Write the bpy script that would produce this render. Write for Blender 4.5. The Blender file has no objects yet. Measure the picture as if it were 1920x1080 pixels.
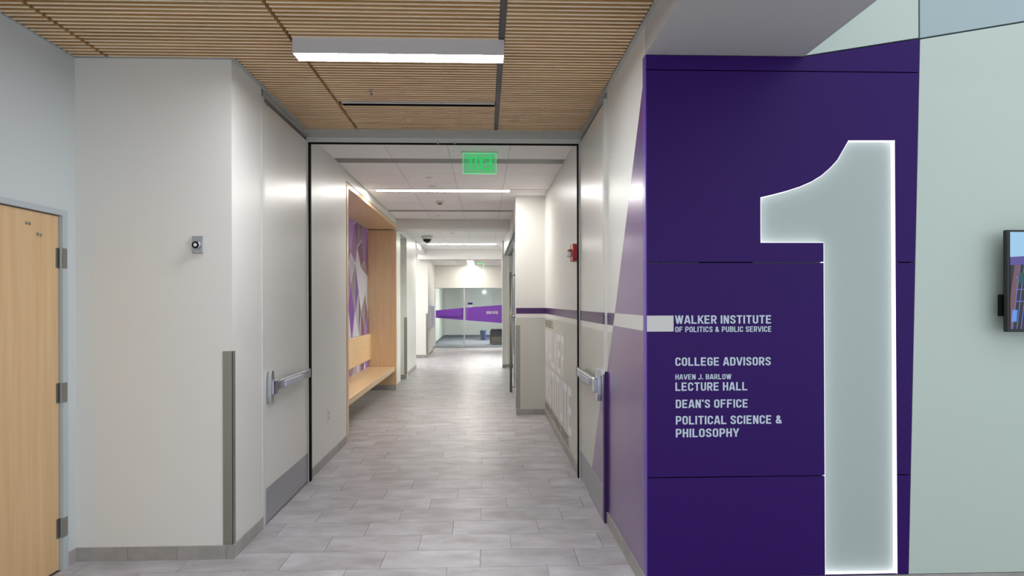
import bpy, bmesh, math, random
from mathutils import Vector, Matrix
random.seed(7)
S = bpy.context.scene
COL = S.collection

# ------------------------------------------------------------------ camera
F = 1310.0; YAW = math.atan(51 / F); ROLL = 0.0025
rt = Vector((math.cos(YAW), -math.sin(YAW), 0)); fw = Vector((math.sin(YAW), math.cos(YAW), 0)); up = Vector((0, 0, 1))
r2 = rt * math.cos(ROLL) - up * math.sin(ROLL); u2 = up * math.cos(ROLL) + rt * math.sin(ROLL)
cam_data = bpy.data.cameras.new('camera'); cam = bpy.data.objects.new('camera', cam_data); COL.objects.link(cam)
m = Matrix.Identity(4)
for i in range(3):
    m[i][0] = r2[i]; m[i][1] = u2[i]; m[i][2] = -fw[i]
m[2][3] = 1.6
cam.matrix_world = m
cam_data.sensor_width = 36; cam_data.lens = F / 1920 * 36
cam_data.shift_y = 28 / 1920
cam_data.clip_start = 0.05; cam_data.clip_end = 200
S.camera = cam

# ------------------------------------------------------------------ world / exposure
W = bpy.data.worlds.new('world'); S.world = W; W.use_nodes = True
bg = W.node_tree.nodes['Background']
bg.inputs[0].default_value = (0.87, 0.95, 1.0, 1); bg.inputs[1].default_value = 1.05
S.view_settings.view_transform = 'Standard'; S.view_settings.look = 'None'
S.view_settings.exposure = 0.35; S.view_settings.gamma = 1.0
S.view_settings.use_curve_mapping = False

# ------------------------------------------------------------------ materials
def lin(c):
    return tuple(((v / 255) / 12.92 if v / 255 <= 0.04045 else ((v / 255 + 0.055) / 1.055) ** 2.4) for v in c) + (1,)
MATS = {}
def mat(name, rgb, rough=0.5, metal=0.0, spec=0.5, bump=0.0, bscale=60, bstretch=(1, 1, 1), var=0.0, vscale=3,
        vstretch=(1, 1, 1), rgb2=None, emit=None, estr=0.0, rand=0.0, coat=0.0, aniso=0.0, island=False):
    M = bpy.data.materials.new(name); M.use_nodes = True; MATS[name] = M
    nt = M.node_tree; N = nt.nodes; L = nt.links
    b = N['Principled BSDF']
    b.inputs['Roughness'].default_value = rough; b.inputs['Metallic'].default_value = metal
    b.inputs['Specular IOR Level'].default_value = spec
    b.inputs['Coat Weight'].default_value = coat; b.inputs['Coat Roughness'].default_value = 0.24
    if aniso: b.inputs['Anisotropic'].default_value = aniso
    col = lin(rgb)
    geo = N.new('ShaderNodeNewGeometry')
    def mapping(sc):
        mp = N.new('ShaderNodeVectorMath'); mp.operation = 'MULTIPLY'; mp.inputs[1].default_value = sc
        L.new(geo.outputs['Position'], mp.inputs[0]); return mp.outputs[0]
    out = None
    wsock = None
    if rand:
        oi = N.new('ShaderNodeObjectInfo'); ad = N.new('ShaderNodeMath'); ad.operation = 'ADD'
        L.new(oi.outputs['Random'], ad.inputs[0])
        if island: L.new(geo.outputs['Random Per Island'], ad.inputs[1])
        fr = N.new('ShaderNodeMath'); fr.operation = 'FRACT'; L.new(ad.outputs[0], fr.inputs[0]); wsock = fr.outputs[0]
    if var or rgb2:
        nz = N.new('ShaderNodeTexNoise'); nz.noise_dimensions = '4D'; nz.inputs['Scale'].default_value = vscale
        nz.inputs['Detail'].default_value = 6; nz.inputs['Roughness'].default_value = 0.6
        L.new(mapping(vstretch), nz.inputs['Vector'])
        if wsock:
            ml = N.new('ShaderNodeMath'); ml.operation = 'MULTIPLY'; ml.inputs[1].default_value = 23; L.new(wsock, ml.inputs[0]); L.new(ml.outputs[0], nz.inputs['W'])
        rp = N.new('ShaderNodeValToRGB'); rp.color_ramp.elements[0].position = 0.33; rp.color_ramp.elements[1].position = 0.68
        c2 = lin(rgb2) if rgb2 else tuple(v * (1 - var) for v in col[:3]) + (1,)
        rp.color_ramp.elements[0].color = c2; rp.color_ramp.elements[1].color = col
        L.new(nz.outputs['Fac'], rp.inputs[0]); out = rp.outputs[0]
    else:
        b.inputs['Base Color'].default_value = col
    if rand:
        hs = N.new('ShaderNodeHueSaturation')
        mr = N.new('ShaderNodeMapRange'); mr.inputs[3].default_value = 1 - rand; mr.inputs[4].default_value = 1 + rand
        L.new(wsock, mr.inputs[0]); L.new(mr.outputs[0], hs.inputs['Value'])
        if out: L.new(out, hs.inputs['Color'])
        else: hs.inputs['Color'].default_value = col
        out = hs.outputs[0]
    if out: L.new(out, b.inputs['Base Color'])
    if bump:
        nb = N.new('ShaderNodeTexNoise'); nb.inputs['Scale'].default_value = bscale; nb.inputs['Detail'].default_value = 3
        L.new(mapping(bstretch), nb.inputs['Vector'])
        bp = N.new('ShaderNodeBump'); bp.inputs['Strength'].default_value = bump; bp.inputs['Distance'].default_value = 0.002
        L.new(nb.outputs['Fac'], bp.inputs['Height']); L.new(bp.outputs[0], b.inputs['Normal'])
    if emit:
        b.inputs['Emission Color'].default_value = lin(emit); b.inputs['Emission Strength'].default_value = estr
    return M

paint = mat('paint_warm_white', (222, 221, 216), 0.36, bump=0.10, bscale=140, bstretch=(1, 1, 0.5))
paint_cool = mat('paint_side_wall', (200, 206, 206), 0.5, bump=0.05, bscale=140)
paint_low = mat('paint_lower_wall', (196, 195, 185), 0.34, bump=0.10, bscale=140)
door_paint = mat('door_satin_paint', (220, 218, 212), 0.3, coat=0.1, bump=0.08, bscale=90, bstretch=(1, 1, 0.06))
frame_paint = mat('frame_paint', (214, 214, 208), 0.4)
panel_pale = mat('pale_wall_panel', (190, 202, 194), 0.32, bump=0.03, bscale=60)
panel_blue = mat('bluish_wall_panel', (164, 180, 184), 0.25)
soffit_m = mat('soffit_paint', (196, 193, 191), 0.6)
purple = mat('purple_panel', (48, 15, 95), 0.4, spec=0.16, bump=0.02, bscale=80)
purple_vinyl = mat('purple_vinyl', (88, 38, 118), 0.28, spec=0.6, coat=0.5, bump=0.10, bscale=140, bstretch=(1, 1, 0.5))
purple_band_m = mat('purple_band_vinyl', (66, 26, 90), 0.36, bump=0.10, bscale=140)
purple_glass = mat('purple_glass_film', (112, 52, 168), 0.3)
white_vinyl = mat('white_vinyl', (206, 206, 202), 0.34, bump=0.06, bscale=140)
letter_m = mat('pale_blue_lettering', (196, 208, 222), 0.5)
wall_letter = mat('white_wall_lettering', (236, 236, 242), 0.36)
dark_letter = mat('grey_wall_lettering', (118, 116, 110), 0.5)
tile_m = mat('stone_tile', (194, 192, 197), 0.36, rgb2=(154, 150, 152), vscale=3.2, vstretch=(1.0, 1.9, 1), rand=0.07, island=True, bump=0.08, bscale=25)
grout_m = mat('grout', (140, 137, 137), 0.8)
base_m = mat('baseboard_tile', (168, 164, 160), 0.4, rgb2=(144, 140, 136), vscale=6, rand=0.05, island=True)
slat_m = mat('maple_slat', (228, 186, 128), 0.55, rgb2=(202, 156, 100), vscale=3, vstretch=(0.5, .3, .3), rand=0.10)  # slat sides: browner, the shade between slats is put into the colour
slat_lit = mat('maple_slat_lit', (252, 236, 208), 0.5, rgb2=(244, 222, 190), vscale=3, vstretch=(0.5, .3, .3), rand=0.05)  # same maple for the undersides, lightened in colour to look lit
wood_m = mat('maple_veneer', (222, 190, 152), 0.34, rgb2=(210, 174, 136), vscale=5, vstretch=(6, 6, 0.35), bump=0.02)
woodh_m = mat('maple_veneer_horizontal', (232, 202, 160), 0.28, rgb2=(220, 184, 140), vscale=5, vstretch=(6, 0.35, 6), bump=0.02)
door_wood = mat('pale_maple_door', (216, 184, 140), 0.38, rgb2=(204, 166, 120), vscale=4, vstretch=(5, 5, 0.22), bump=0.02)
edge_m = mat('plywood_edge', (210, 186, 152), 0.5)
act_m = mat('ceiling_tile_white', (246, 244, 244), 0.8, bump=0.1, bscale=300)
grid_m = mat('grid_grey', (205, 203, 202), 0.5)
dark_m = mat('dark_plenum', (38, 36, 36), 0.9)
dkgrey = mat('dark_grey_metal', (168, 165, 158), 0.4)
midgrey = mat('mid_grey_steel', (182, 183, 178), 0.4)
black_m = mat('black_gasket', (5, 5, 6), 0.7, spec=0.2)
steel = mat('brushed_steel', (150, 148, 142), 0.34, metal=0.85, bump=0.05, bscale=200, bstretch=(1, 1, 0.05))
guard_m = mat('corner_guard_steel', (154, 150, 140), 0.38, metal=0.75, bump=0.05, bscale=200, bstretch=(1, 1, 0.05))
kick_m = mat('kick_plate_steel', (172, 174, 180), 0.36, metal=0.85, bump=0.06, bscale=200, bstretch=(1, 0.05, 1))
chrome = mat('chrome', (205, 208, 214), 0.18, metal=1.0)
alu = mat('satin_aluminium', (186, 188, 192), 0.3, metal=0.9)
white_pl = mat('white_plastic', (222, 222, 222), 0.4)
grey_pl = mat('grey_plastic', (176, 180, 192), 0.4)
red_m = mat('red_alarm', (176, 26, 34), 0.35)
bin_m = mat('dark_green_plastic', (46, 62, 62), 0.5)
blue_m = mat('blue_plastic', (40, 70, 190), 0.5)
chair_dark = mat('plum_fabric', (70, 62, 74), 0.9, bump=0.3, bscale=300)
chair_tan = mat('taupe_fabric', (136, 128, 112), 0.9, bump=0.3, bscale=300)
carpet_m = mat('blue_grey_carpet', (138, 140, 148), 0.95, rgb2=(88, 94, 104), vscale=3, vstretch=(1, 3, 1), bump=0.5, bscale=300, rand=0.12, island=True)
office_paint = mat('office_wall_paint', (206, 210, 204), 0.6)
office_base = mat('office_rubber_base', (92, 104, 112), 0.6)
lens_m = mat('light_diffuser', (255, 255, 255), 0.5, emit=(250, 251, 255), estr=54.0)
lens2_m = mat('corridor_diffuser', (255, 255, 255), 0.5, emit=(255, 251, 245), estr=48.0)
lens3_m = mat('far_diffuser', (255, 255, 255), 0.5, emit=(255, 248, 236), estr=26.0)
led_m = mat('led_edge', (255, 255, 255), 0.5, emit=(250, 244, 255), estr=1.15)
green_e = mat('green_lit_letter', (60, 220, 120), 0.5, emit=(70, 215, 130), estr=0.3)
green_edge = mat('green_lit_edge', (90, 230, 150), 0.5, emit=(70, 235, 140), estr=0.9)
housing_m = mat('light_housing', (200, 198, 200), 0.45)
wp_cols = [mat('wallcovering_' + n, c, 0.4) for n, c in [('light_grey', (196, 194, 206)), ('mid_grey', (166, 164, 176)), ('mauve', (140, 96, 144)),
           ('purple', (112, 62, 158)), ('plum', (112, 72, 96)), ('taupe', (132, 124, 126)), ('lilac', (150, 112, 186))]]
wp_bg = mat('wallcovering_line', (218, 216, 228), 0.4)

def glass(name, tint, alpha_gloss=1.0):
    M = bpy.data.materials.new(name); M.use_nodes = True; nt = M.node_tree; N = nt.nodes; L = nt.links
    N.remove(N['Principled BSDF']); o = N['Material Output']
    t = N.new('ShaderNodeBsdfTransparent'); t.inputs[0].default_value = lin(tint)
    g = N.new('ShaderNodeBsdfGlossy'); g.inputs['Roughness'].default_value = 0.02
    fr = N.new('ShaderNodeFresnel'); fr.inputs[0].default_value = 1.5
    mx = N.new('ShaderNodeMixShader'); L.new(fr.outputs[0], mx.inputs[0]); L.new(t.outputs[0], mx.inputs[1]); L.new(g.outputs[0], mx.inputs[2])
    L.new(mx.outputs[0], o.inputs[0]); return M
glass_m = glass('clear_glass', (246, 250, 249))
acrylic_m = glass('green_tinted_acrylic', (205, 228, 215))
_nt = acrylic_m.node_tree; _a = _nt.nodes.new('ShaderNodeAddShader'); _e = _nt.nodes.new('ShaderNodeEmission')   # edge-lit sheet glows faintly
_e.inputs[0].default_value = lin((70, 230, 140)); _e.inputs[1].default_value = 0.13
_o = _nt.nodes['Material Output']; _l = _o.inputs[0].links[0].from_socket
_nt.links.new(_l, _a.inputs[0]); _nt.links.new(_e.outputs[0], _a.inputs[1]); _nt.links.new(_a.outputs[0], _o.inputs[0])

# ------------------------------------------------------------------ geometry helpers
class MB:
    def __init__(s): s.v = []; s.f = []; s.m = []
    def box(s, a, b, mi=0):
        x0, x1 = sorted((a[0], b[0])); y0, y1 = sorted((a[1], b[1])); z0, z1 = sorted((a[2], b[2]))
        n = len(s.v)
        s.v += [(x0, y0, z0), (x1, y0, z0), (x1, y1, z0), (x0, y1, z0), (x0, y0, z1), (x1, y0, z1), (x1, y1, z1), (x0, y1, z1)]
        for q in [(3, 2, 1, 0), (4, 5, 6, 7), (0, 1, 5, 4), (1, 2, 6, 5), (2, 3, 7, 6), (3, 0, 4, 7)]:
            s.f.append(tuple(n + k for k in q)); s.m.append(mi)
        return s
    def cbox(s, a, b, c=0.003, mi=0):           # box with chamfered edges
        x0, x1 = sorted((a[0], b[0])); y0, y1 = sorted((a[1], b[1])); z0, z1 = sorted((a[2], b[2]))
        bm = bmesh.new(); bmesh.ops.create_cube(bm, size=1)
        for v in bm.verts: v.co = Vector(((x0 + x1) / 2 + v.co.x * (x1 - x0), (y0 + y1) / 2 + v.co.y * (y1 - y0), (z0 + z1) / 2 + v.co.z * (z1 - z0)))
        bmesh.ops.bevel(bm, geom=bm.edges[:], offset=c, segments=1, affect='EDGES')
        return s.add(bm, mi)
    def add(s, bm, mi=0):
        bm.verts.index_update(); n = len(s.v)
        s.v += [tuple(v.co) for v in bm.verts]
        for f in bm.faces: s.f.append(tuple(n + v.index for v in f.verts)); s.m.append(mi)
        bm.free(); return s
    def cyl(s, p, q, r0, r1=None, n=20, mi=0):
        r1 = r0 if r1 is None else r1
        p = Vector(p); q = Vector(q); d = (q - p).normalized()
        a = d.orthogonal().normalized(); b = d.cross(a); k = len(s.v)
        for c, r in ((p, r0), (q, r1)):
            for i in range(n):
                t = 2 * math.pi * i / n; s.v.append(tuple(c + (a * math.cos(t) + b * math.sin(t)) * r))
        for i in range(n):
            j = (i + 1) % n; s.f.append((k + i, k + j, k + n + j, k + n + i)); s.m.append(mi)
        s.f.append(tuple(k + i for i in reversed(range(n)))); s.m.append(mi)
        s.f.append(tuple(k + n + i for i in range(n))); s.m.append(mi)
        return s
    def lathe(s, c, axis, prof, n=24, mi=0):     # prof: list of (radius, distance along axis)
        c = Vector(c); d = Vector(axis).normalized(); a = d.orthogonal().normalized(); b = d.cross(a); k = len(s.v)
        for r, h in prof:
            for i in range(n):
                t = 2 * math.pi * i / n; s.v.append(tuple(c + d * h + (a * math.cos(t) + b * math.sin(t)) * max(r, 1e-4)))
        for j in range(len(prof) - 1):
            for i in range(n):
                i2 = (i + 1) % n; s.f.append((k + j * n + i, k + j * n + i2, k + (j + 1) * n + i2, k + (j + 1) * n + i)); s.m.append(mi)
        s.f.append(tuple(k + i for i in reversed(range(n)))); s.m.append(mi)
        e = k + (len(prof) - 1) * n; s.f.append(tuple(e + i for i in range(n))); s.m.append(mi)
        return s
    def prism(s, pts, fn, t0, t1, mi=0):         # 2-D outline, fn(a, b, t) -> xyz
        n = len(pts); k = len(s.v)
        for t in (t0, t1):
            for a, b in pts: s.v.append(tuple(fn(a, b, t)))
        s.f.append(tuple(k + i for i in range(n))); s.m.append(mi)
        s.f.append(tuple(k + n + i for i in reversed(range(n)))); s.m.append(mi)
        for i in range(n):
            j = (i + 1) % n; s.f.append((k + j, k + i, k + n + i, k + n + j)); s.m.append(mi)
        return s

LOC = {}
def mk(name, mb, mats, parent=None, label=None, kind=None, smooth=False, loc=None):
    o_loc = Vector(loc) if loc is not None else (LOC[parent.name] if parent is not None else Vector((0, 0, 0)))
    me = bpy.data.meshes.new(name)
    me.from_pydata([tuple(Vector(v) - o_loc) for v in mb.v], [], mb.f)
    if not isinstance(mats, (list, tuple)): mats = [mats]
    for q in mats: me.materials.append(q)
    for p, mi in zip(me.polygons, mb.m): p.material_index = mi
    bm = bmesh.new(); bm.from_mesh(me); bmesh.ops.recalc_face_normals(bm, faces=bm.faces[:]); bm.to_mesh(me); bm.free()
    if smooth:
        for p in me.polygons: p.use_smooth = len(p.vertices) == 4
    o = bpy.data.objects.new(name, me); COL.objects.link(o)
    if parent is not None:
        o.parent = parent; o.location = o_loc - LOC[parent.name]
    else: o.location = o_loc
    LOC[o.name] = o_loc
    if label: o['label'] = label
    if kind: o['kind'] = kind
    return o
def tag(o, label, cat, group=None):
    o['label'] = label; o['category'] = cat
    if group: o['group'] = group
    return o
def thing(name, loc, label, cat, group=None):
    o = bpy.data.objects.new(name, None); COL.objects.link(o); o.location = loc; o.empty_display_size = 0.1
    LOC[o.name] = Vector(loc); return tag(o, label, cat, group)
def root(name, loc=(0, 0, 0)):
    o = bpy.data.objects.new(name, None); COL.objects.link(o); o.location = loc; LOC[o.name] = Vector(loc); o['kind'] = 'structure'; return o
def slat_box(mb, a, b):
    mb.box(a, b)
    mb.m[-6] = 1          # underside: paler colour painted in for light from below
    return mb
def box(a, b, **k): return MB().box(a, b, **k)
def struct(name, mb, m_, parent=None): return mk(name, mb, m_, parent, kind=None if parent is not None else 'structure')

# positions shared by several pieces (metres; camera stands at the origin, eye 1.6 m)
CZ = 3.13               # ceiling
XL, XR = -1.585, 0.888  # near corridor walls
YF = 3.82               # plane of the purple and pale panel wall
FRM0, FRM1 = 6.34, 6.42 # cross-corridor door frame
NI0, NI1 = 8.22, 12.95  # bench alcove
XB = -2.15              # its back wall

# ------------------------------------------------------------------ floor
floor = struct('floor', box((-4.5, -4, -0.20), (9, 25.25, -0.006)), grout_m)
TW, TH, TT = 0.605, 0.301, 0.010
def tile_spans(y):
    if y < YF: return [(-2.545, 9.0)]
    if y < 4.45: return [(-2.545, XR)]
    if y < NI0: return [(-1.60, 0.88)]
    if y < 9.97: return [(XB, 0.88)]
    if y < NI1: return [(XB, 0.60)]
    if y < 13.73: return [(-1.66, 0.60)]
    if y < 14.89: return [(-1.98, 0.60)]
    if y < 17.2: return [(-1.74, 0.60)]
    if y < 20.6: return [(-4.3, 2.6)]
    return [(-1.86, 2.6)]
full = MB().box((-TW / 2 + .0015, -TH / 2 + .0015, -TT), (TW / 2 - .0015, TH / 2 - .0015, 0))
tile_mesh = bpy.data.meshes.new('tile'); tile_mesh.from_pydata(full.v, [], full.f); tile_mesh.materials.append(tile_m)
rest = MB(); ntile = 0
for k in range(-33, 64):
    y0 = 6.044 + TH * k; y1 = y0 + TH; yc = (y0 + y1) / 2
    if y1 > 25.2: break
    off = {0: -0.033, 1: 0.168, 2: -0.231}[k % 3]
    for xa, xb in tile_spans(yc):
        n0 = math.floor((xa - off) / TW)
        for n in range(n0, n0 + 30):
            x0 = off + n * TW; x1 = x0 + TW
            if x0 >= xb - .02: break
            c0 = max(x0, xa); c1 = min(x1, xb)
            if c1 - c0 < .02: continue
            near = 3.3 < yc < 13.8 and c0 < 0.9
            if near and ntile < 295:
                if c1 - c0 > TW - .001:
                    o = bpy.data.objects.new('tile', tile_mesh); COL.objects.link(o); o.parent = floor
                    o.location = ((c0 + c1) / 2, yc, random.uniform(-.0006, 0))
                else:
                    mk('tile', box((c0 + .0015, y0 + .0015, -TT), (c1 - .0015, y1 - .0015, 0)), tile_m, floor)
                ntile += 1
            else:
                rest.box((c0 + .0015, y0 + .0015, -TT), (c1 - .0015, y1 - .0015, 0))
mk('tile_field', rest, tile_m, floor, kind='stuff')

# ------------------------------------------------------------------ walls, left side
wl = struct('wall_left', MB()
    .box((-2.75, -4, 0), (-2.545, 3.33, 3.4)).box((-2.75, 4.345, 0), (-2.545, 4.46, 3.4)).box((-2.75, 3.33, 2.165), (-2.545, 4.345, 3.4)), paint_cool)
struct('wall_left_return', MB().box((-2.75, 4.45, 0), (-1.75, 4.60, 3.4)).box((-1.75, 4.45, 0), (XL, 5.035, 3.4))
       .box((-1.95, 5.035, 0), (-1.70, 6.42, 3.4)), paint)
wcl = struct('wall_left_corridor', MB()
    .box((-1.80, FRM1, 0), (-1.592, 8.10, 3.4))
    .box((-1.80, 8.10, 3.02), (-1.60, 13.05, 3.4))
    .box((-2.35, 8.10, 0), (XB, 13.05, 3.02)).box((XB, 8.05, 0), (-1.60, 8.12, 3.02)).box((XB, 13.04, 0), (-1.70, 13.05, 3.02))
    .box((-2.3, 13.05, 0), (-1.648, 13.73, 3.4))
    .box((-2.3, 13.73, 0), (-1.95, 14.89, 3.4)).box((-1.95, 13.73, 2.97), (-1.648, 14.89, 3.4))
    .box((-2.3, 14.89, 0), (-1.654, 15.05, 3.4)).box((-2.3, 15.05, 0), (-1.70, 17.32, 3.4))
    .box((-1.9, 17.32, 2.99), (-1.68, 20.6, 3.4)).box((-4.5, 17.25, 0), (-1.9, 17.32, 3.4))
    .box((-4.5, 20.6, 0), (-1.67, 20.8, 3.4)).box((-2.3, 20.8, 0), (-1.71, 22.9, 3.4)).box((-2.3, 22.9, 0), (-1.79, 25.25, 3.4)), paint)

# ------------------------------------------------------------------ walls, right side
wr = struct('wall_right', MB()
    .box((XR, YF + .058, 0), (1.2, 5.035, 3.4)).box((XR, YF, 0), (XR + .0035, YF + .058, 3.4))
    .box((1.0, 5.035, 0), (1.2, 6.42, 3.4))
    .box((0.864, FRM1, 0), (1.2, 9.97, 3.4)).box((0.445, 9.97, 0), (1.2, 10.25, 3.4))
    .box((0.47, 10.25, 2.84), (0.66, 17.2, 3.4)), paint)
struct('wall_right_pier', MB().box((0.43, 17.2, 0), (0.58, 17.5, 3.4)), paint)
struct('wall_right_room', MB().box((3.2, 10.25, 0), (3.3, 25.3, 3.4)).box((0.66, 10.0, 0), (3.2, 10.25, 3.4)), paint)
# boundary of the painted graphics on the right wall, in (y, z)
def clip(poly, y0, y1):
    for s, lim in ((1, y0), (-1, y1)):
        out = []
        for i in range(len(poly)):
            a = poly[i]; b = poly[(i + 1) % len(poly)]; da = s * (a[0] - lim); db = s * (b[0] - lim)
            if da >= 0: out.append(a)
            if da * db < 0:
                t = da / (da - db); out.append((a[0] + (b[0] - a[0]) * t, a[1] + (b[1] - a[1]) * t))
        poly = out
        if len(poly) < 3: return None
    return poly
WEDGE_UP = [(YF, 2.905), (4.74, 1.528), (YF, 1.528)]
WEDGE_LO = [(YF, 1.442), (4.80, 1.442), (5.82, 0.0), (YF, 0.0)]
BAND = [(4.74, 1.528), (10.0, 1.528), (10.0, 1.446), (4.80, 1.442)]
STRIPE = [(YF, 1.528), (4.74, 1.528), (4.80, 1.442), (YF, 1.442)]
DADO = [(4.835, 1.392), (10.0, 1.392), (10.0, 0.0), (5.82, 0.0)]
def decal(name, poly, x, m_, parent, y0, y1, label=None, th=.0012):
    p = clip(poly, y0, y1)
    if p: mk(name, MB().prism(p, lambda a, b, t: (t, a, b), x, x - th), m_, parent, label)
for nm, poly, m_ in (('painted_wedge', WEDGE_UP, purple_vinyl), ('painted_wedge', WEDGE_LO, purple_vinyl), ('painted_band', BAND, purple_band_m),
                     ('painted_stripe', STRIPE, white_vinyl), ('lower_paint', DADO, paint_low)):
    decal(nm, poly, XR, m_, wr, YF, 5.035)
    decal(nm, poly, 0.864, m_, wr, FRM1, 9.97)
mk('painted_band', box((0.445, 9.9685, 1.446), (0.8628, 9.97, 1.528)), purple_band_m, wr)
mk('lower_paint', box((0.445, 9.9688, 0), (0.8628, 9.97, 1.392)), paint_low, wr)

# ------------------------------------------------------------------ panel wall (facing the camera, right)
wf = struct('wall_front', MB().box((1.2, YF + .06, 0), (9, 4.05, 7.5)), dark_m)
fxz = lambda a, b, t: (a, t, b)
def edge(z): return 2.362 + .0243 * z
ONE = [(1.890, .082), (1.886, 1.931), (1.530, 1.931), (1.530, 2.182), (1.602, 2.199), (1.678, 2.219), (1.753, 2.243), (1.820, 2.272),
       (1.874, 2.305), (1.923, 2.347), (1.965, 2.392), (2.029, 2.502), (2.294, 2.504), (2.303, .080)]
G = .003
def panel(pts, m_, label=None, t0=YF, t1=YF + .055): return mk('panel', MB().prism(pts, fxz, t0, t1), m_, wf, label)
xl = XR + .004
s1, s2, s3 = .634, 1.822, 2.884
def onel(z): return 1.890 - (z - .082) * .0022
def oner(z): return 2.303 - (z - .08) * .0037
PUR = 'deep purple panel'
panel([(xl, .078), (onel(.08), .078), (onel(s1), s1 - G), (xl, s1 - G)], purple, 'deep purple panel left of the figure, lowest row')
panel([(oner(.08), .078), (edge(.08), .078), (edge(s1), s1 - G), (oner(s1), s1 - G)], purple, 'narrow purple panel right of the figure, lowest row')
panel([(xl, s1 + G), (onel(s1), s1 + G), (onel(s2), s2 - G), (xl, s2 - G)], purple, 'large purple panel carrying the directory lettering')
panel([(oner(s1), s1 + G), (edge(s1), s1 + G), (edge(s2), s2 - G), (oner(s2), s2 - G)], purple)
panel([(xl, s2 + G), (onel(s2), s2 + G)] + ONE[1:13] + [(oner(s2), s2 + G), (edge(s2), s2 + G), (edge(s3), s3 - G), (xl, s3 - G)], purple, 'top purple panel cut out around the head of the figure')
panel([(xl, s3 + G), (edge(s3), s3 + G), (2.436, 3.072), (1.782, 2.965), (xl, 2.965)], purple, 'thin purple strip under the soffit')
# strip below the figure
mk('panel', MB().prism([(1.893, .078), (2.300, .078), (2.300, .083), (1.893, .083)], fxz, YF, YF + .055), purple, wf)
# pale panels
panel([(1.60, 2.975), (1.79, 2.975), (2.432, 3.081), (2.432, 7.4), (0.892, 7.4), (0.892, 2.975)], panel_pale, 'pale panel above the purple strip', YF + .004)
def seamz(x): return 3.075 + (x - 2.436) * .1725
panel([(edge(.08) + .004, .078), (5.6, .078), (5.6, seamz(5.6) - .006), (2.442, seamz(2.442) - .006), (edge(3.07) + .004, 3.06)], panel_pale, 'tall pale grey-green panel behind the television', YF + .002)
panel([(5.606, .078), (8.9, .078), (8.9, seamz(8.9) - .006), (5.606, seamz(5.606) - .006)], panel_pale, None, YF + .002)
panel([(2.442, seamz(2.442) + .004), (8.9, seamz(8.9) + .004), (8.9, 7.4), (2.442, 7.4)], panel_blue, 'bluish panel above the slanting joint', YF + .004)
mk('corner_trim', box((XR - .002, YF - .002, .078), (XR + .004, YF + .06, 2.965)), mat('purple_corner_trim', (96, 60, 160), 0.3), wf)
mk('painted_stripe', MB().prism([(XR + .004, 1.440), (1.041, 1.440), (1.041, 1.528), (XR + .004, 1.528)], fxz, YF, YF - .0012), white_vinyl, wf)
mk('stone_base', MB().box((XR, YF + .004, 0), (8.9, YF + .055, .074)), base_m, wf)

# backlit figure 1
one = thing('number_sign', (2.09, YF + .05, .08), 'tall recessed figure 1 with a glowing white edge in the purple panel wall', 'sign')
mk('backing', MB().prism([(1.50, .079), (2.33, .079), (2.33, 2.53), (1.50, 2.53)], fxz, YF + .037, YF + .045), mat('figure_backing', (170, 181, 178), 0.4), one)
b = MB()
n = len(ONE)
for i in range(n):
    p = Vector((ONE[i][0], ONE[i][1])); q = Vector((ONE[(i + 1) % n][0], ONE[(i + 1) % n][1])); d = (q - p).normalized(); nn = Vector((d.y, -d.x))
    # inward normal (outline runs clockwise seen from the camera)
    c = (p + nn * .003, q + nn * .003)
    k = len(b.v)
    for P2, y in ((p, YF + .003), (q, YF + .003), (q, YF + .037), (p, YF + .037), (c[0], YF + .003), (c[1], YF + .003), (c[1], YF + .037), (c[0], YF + .037)):
        b.v.append((P2[0], y, P2[1]))
    for q4 in [(0, 1, 2, 3), (7, 6, 5, 4), (0, 4, 5, 1), (2, 6, 7, 3), (1, 5, 6, 2), (0, 3, 7, 4)]: b.f.append(tuple(k + z for z in q4)); b.m.append(0)
mk('light_edge', b, led_m, one, 'glowing white rim')

# soffit over the panel wall and the atrium shell (mostly outside the frame)
struct('ceiling_soffit', MB().box((XR - .001, -4, 2.968), (1.78, YF + .003, 3.45)), soffit_m)

# ------------------------------------------------------------------ baseboards of stone tile pieces
def baseboard(name, runs, h=.085):
    r = root(name)
    for (x0, y0, x1, y1, nx, ny) in runs:       # run from p to q; (nx, ny) points into the room
        p = Vector((x0, y0)); q = Vector((x1, y1)); Ln = (q - p).length; d = (q - p) / Ln; t = 0
        while t < Ln - .001:
            t1 = min(t + .305, Ln); a = p + d * (t + .001); c = p + d * (t1 - .001); e = c + Vector((nx, ny)) * .011
            mk('base_tile', box((a.x, a.y, 0.0), (e.x, e.y, h)), base_m, r); t = t1
    return r
baseboard('baseboard_left', [(-2.545, 4.345, -2.545, 4.45, 1, 0), (-2.534, 4.45, -1.574, 4.45, 0, -1), (XL, 4.45, XL, 5.03, 1, 0)])
baseboard('baseboard_corridor_left', [(-1.592, FRM1 + .03, -1.592, 8.10, 1, 0), (-1.648, 13.05, -1.648, 13.72, 1, 0), (-1.95, 14.89, -1.654, 14.89, 0, -1),
                                      (-1.70, 15.06, -1.70, 17.3, 1, 0), (-2.1, 20.6, -1.67, 20.6, 0, -1), (-1.71, 20.8, -1.71, 22.9, 1, 0), (XB, 8.5, XB, 12.9, 1, 0)])
baseboard('baseboard_right', [(XR, YF, XR, 5.03, -1, 0), (0.864, FRM1 + .03, 0.864, 9.955, -1, 0), (0.445, 9.97, 0.853, 9.97, 0, -1), (0.43, 17.2, 0.58, 17.2, 0, -1)])

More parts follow.
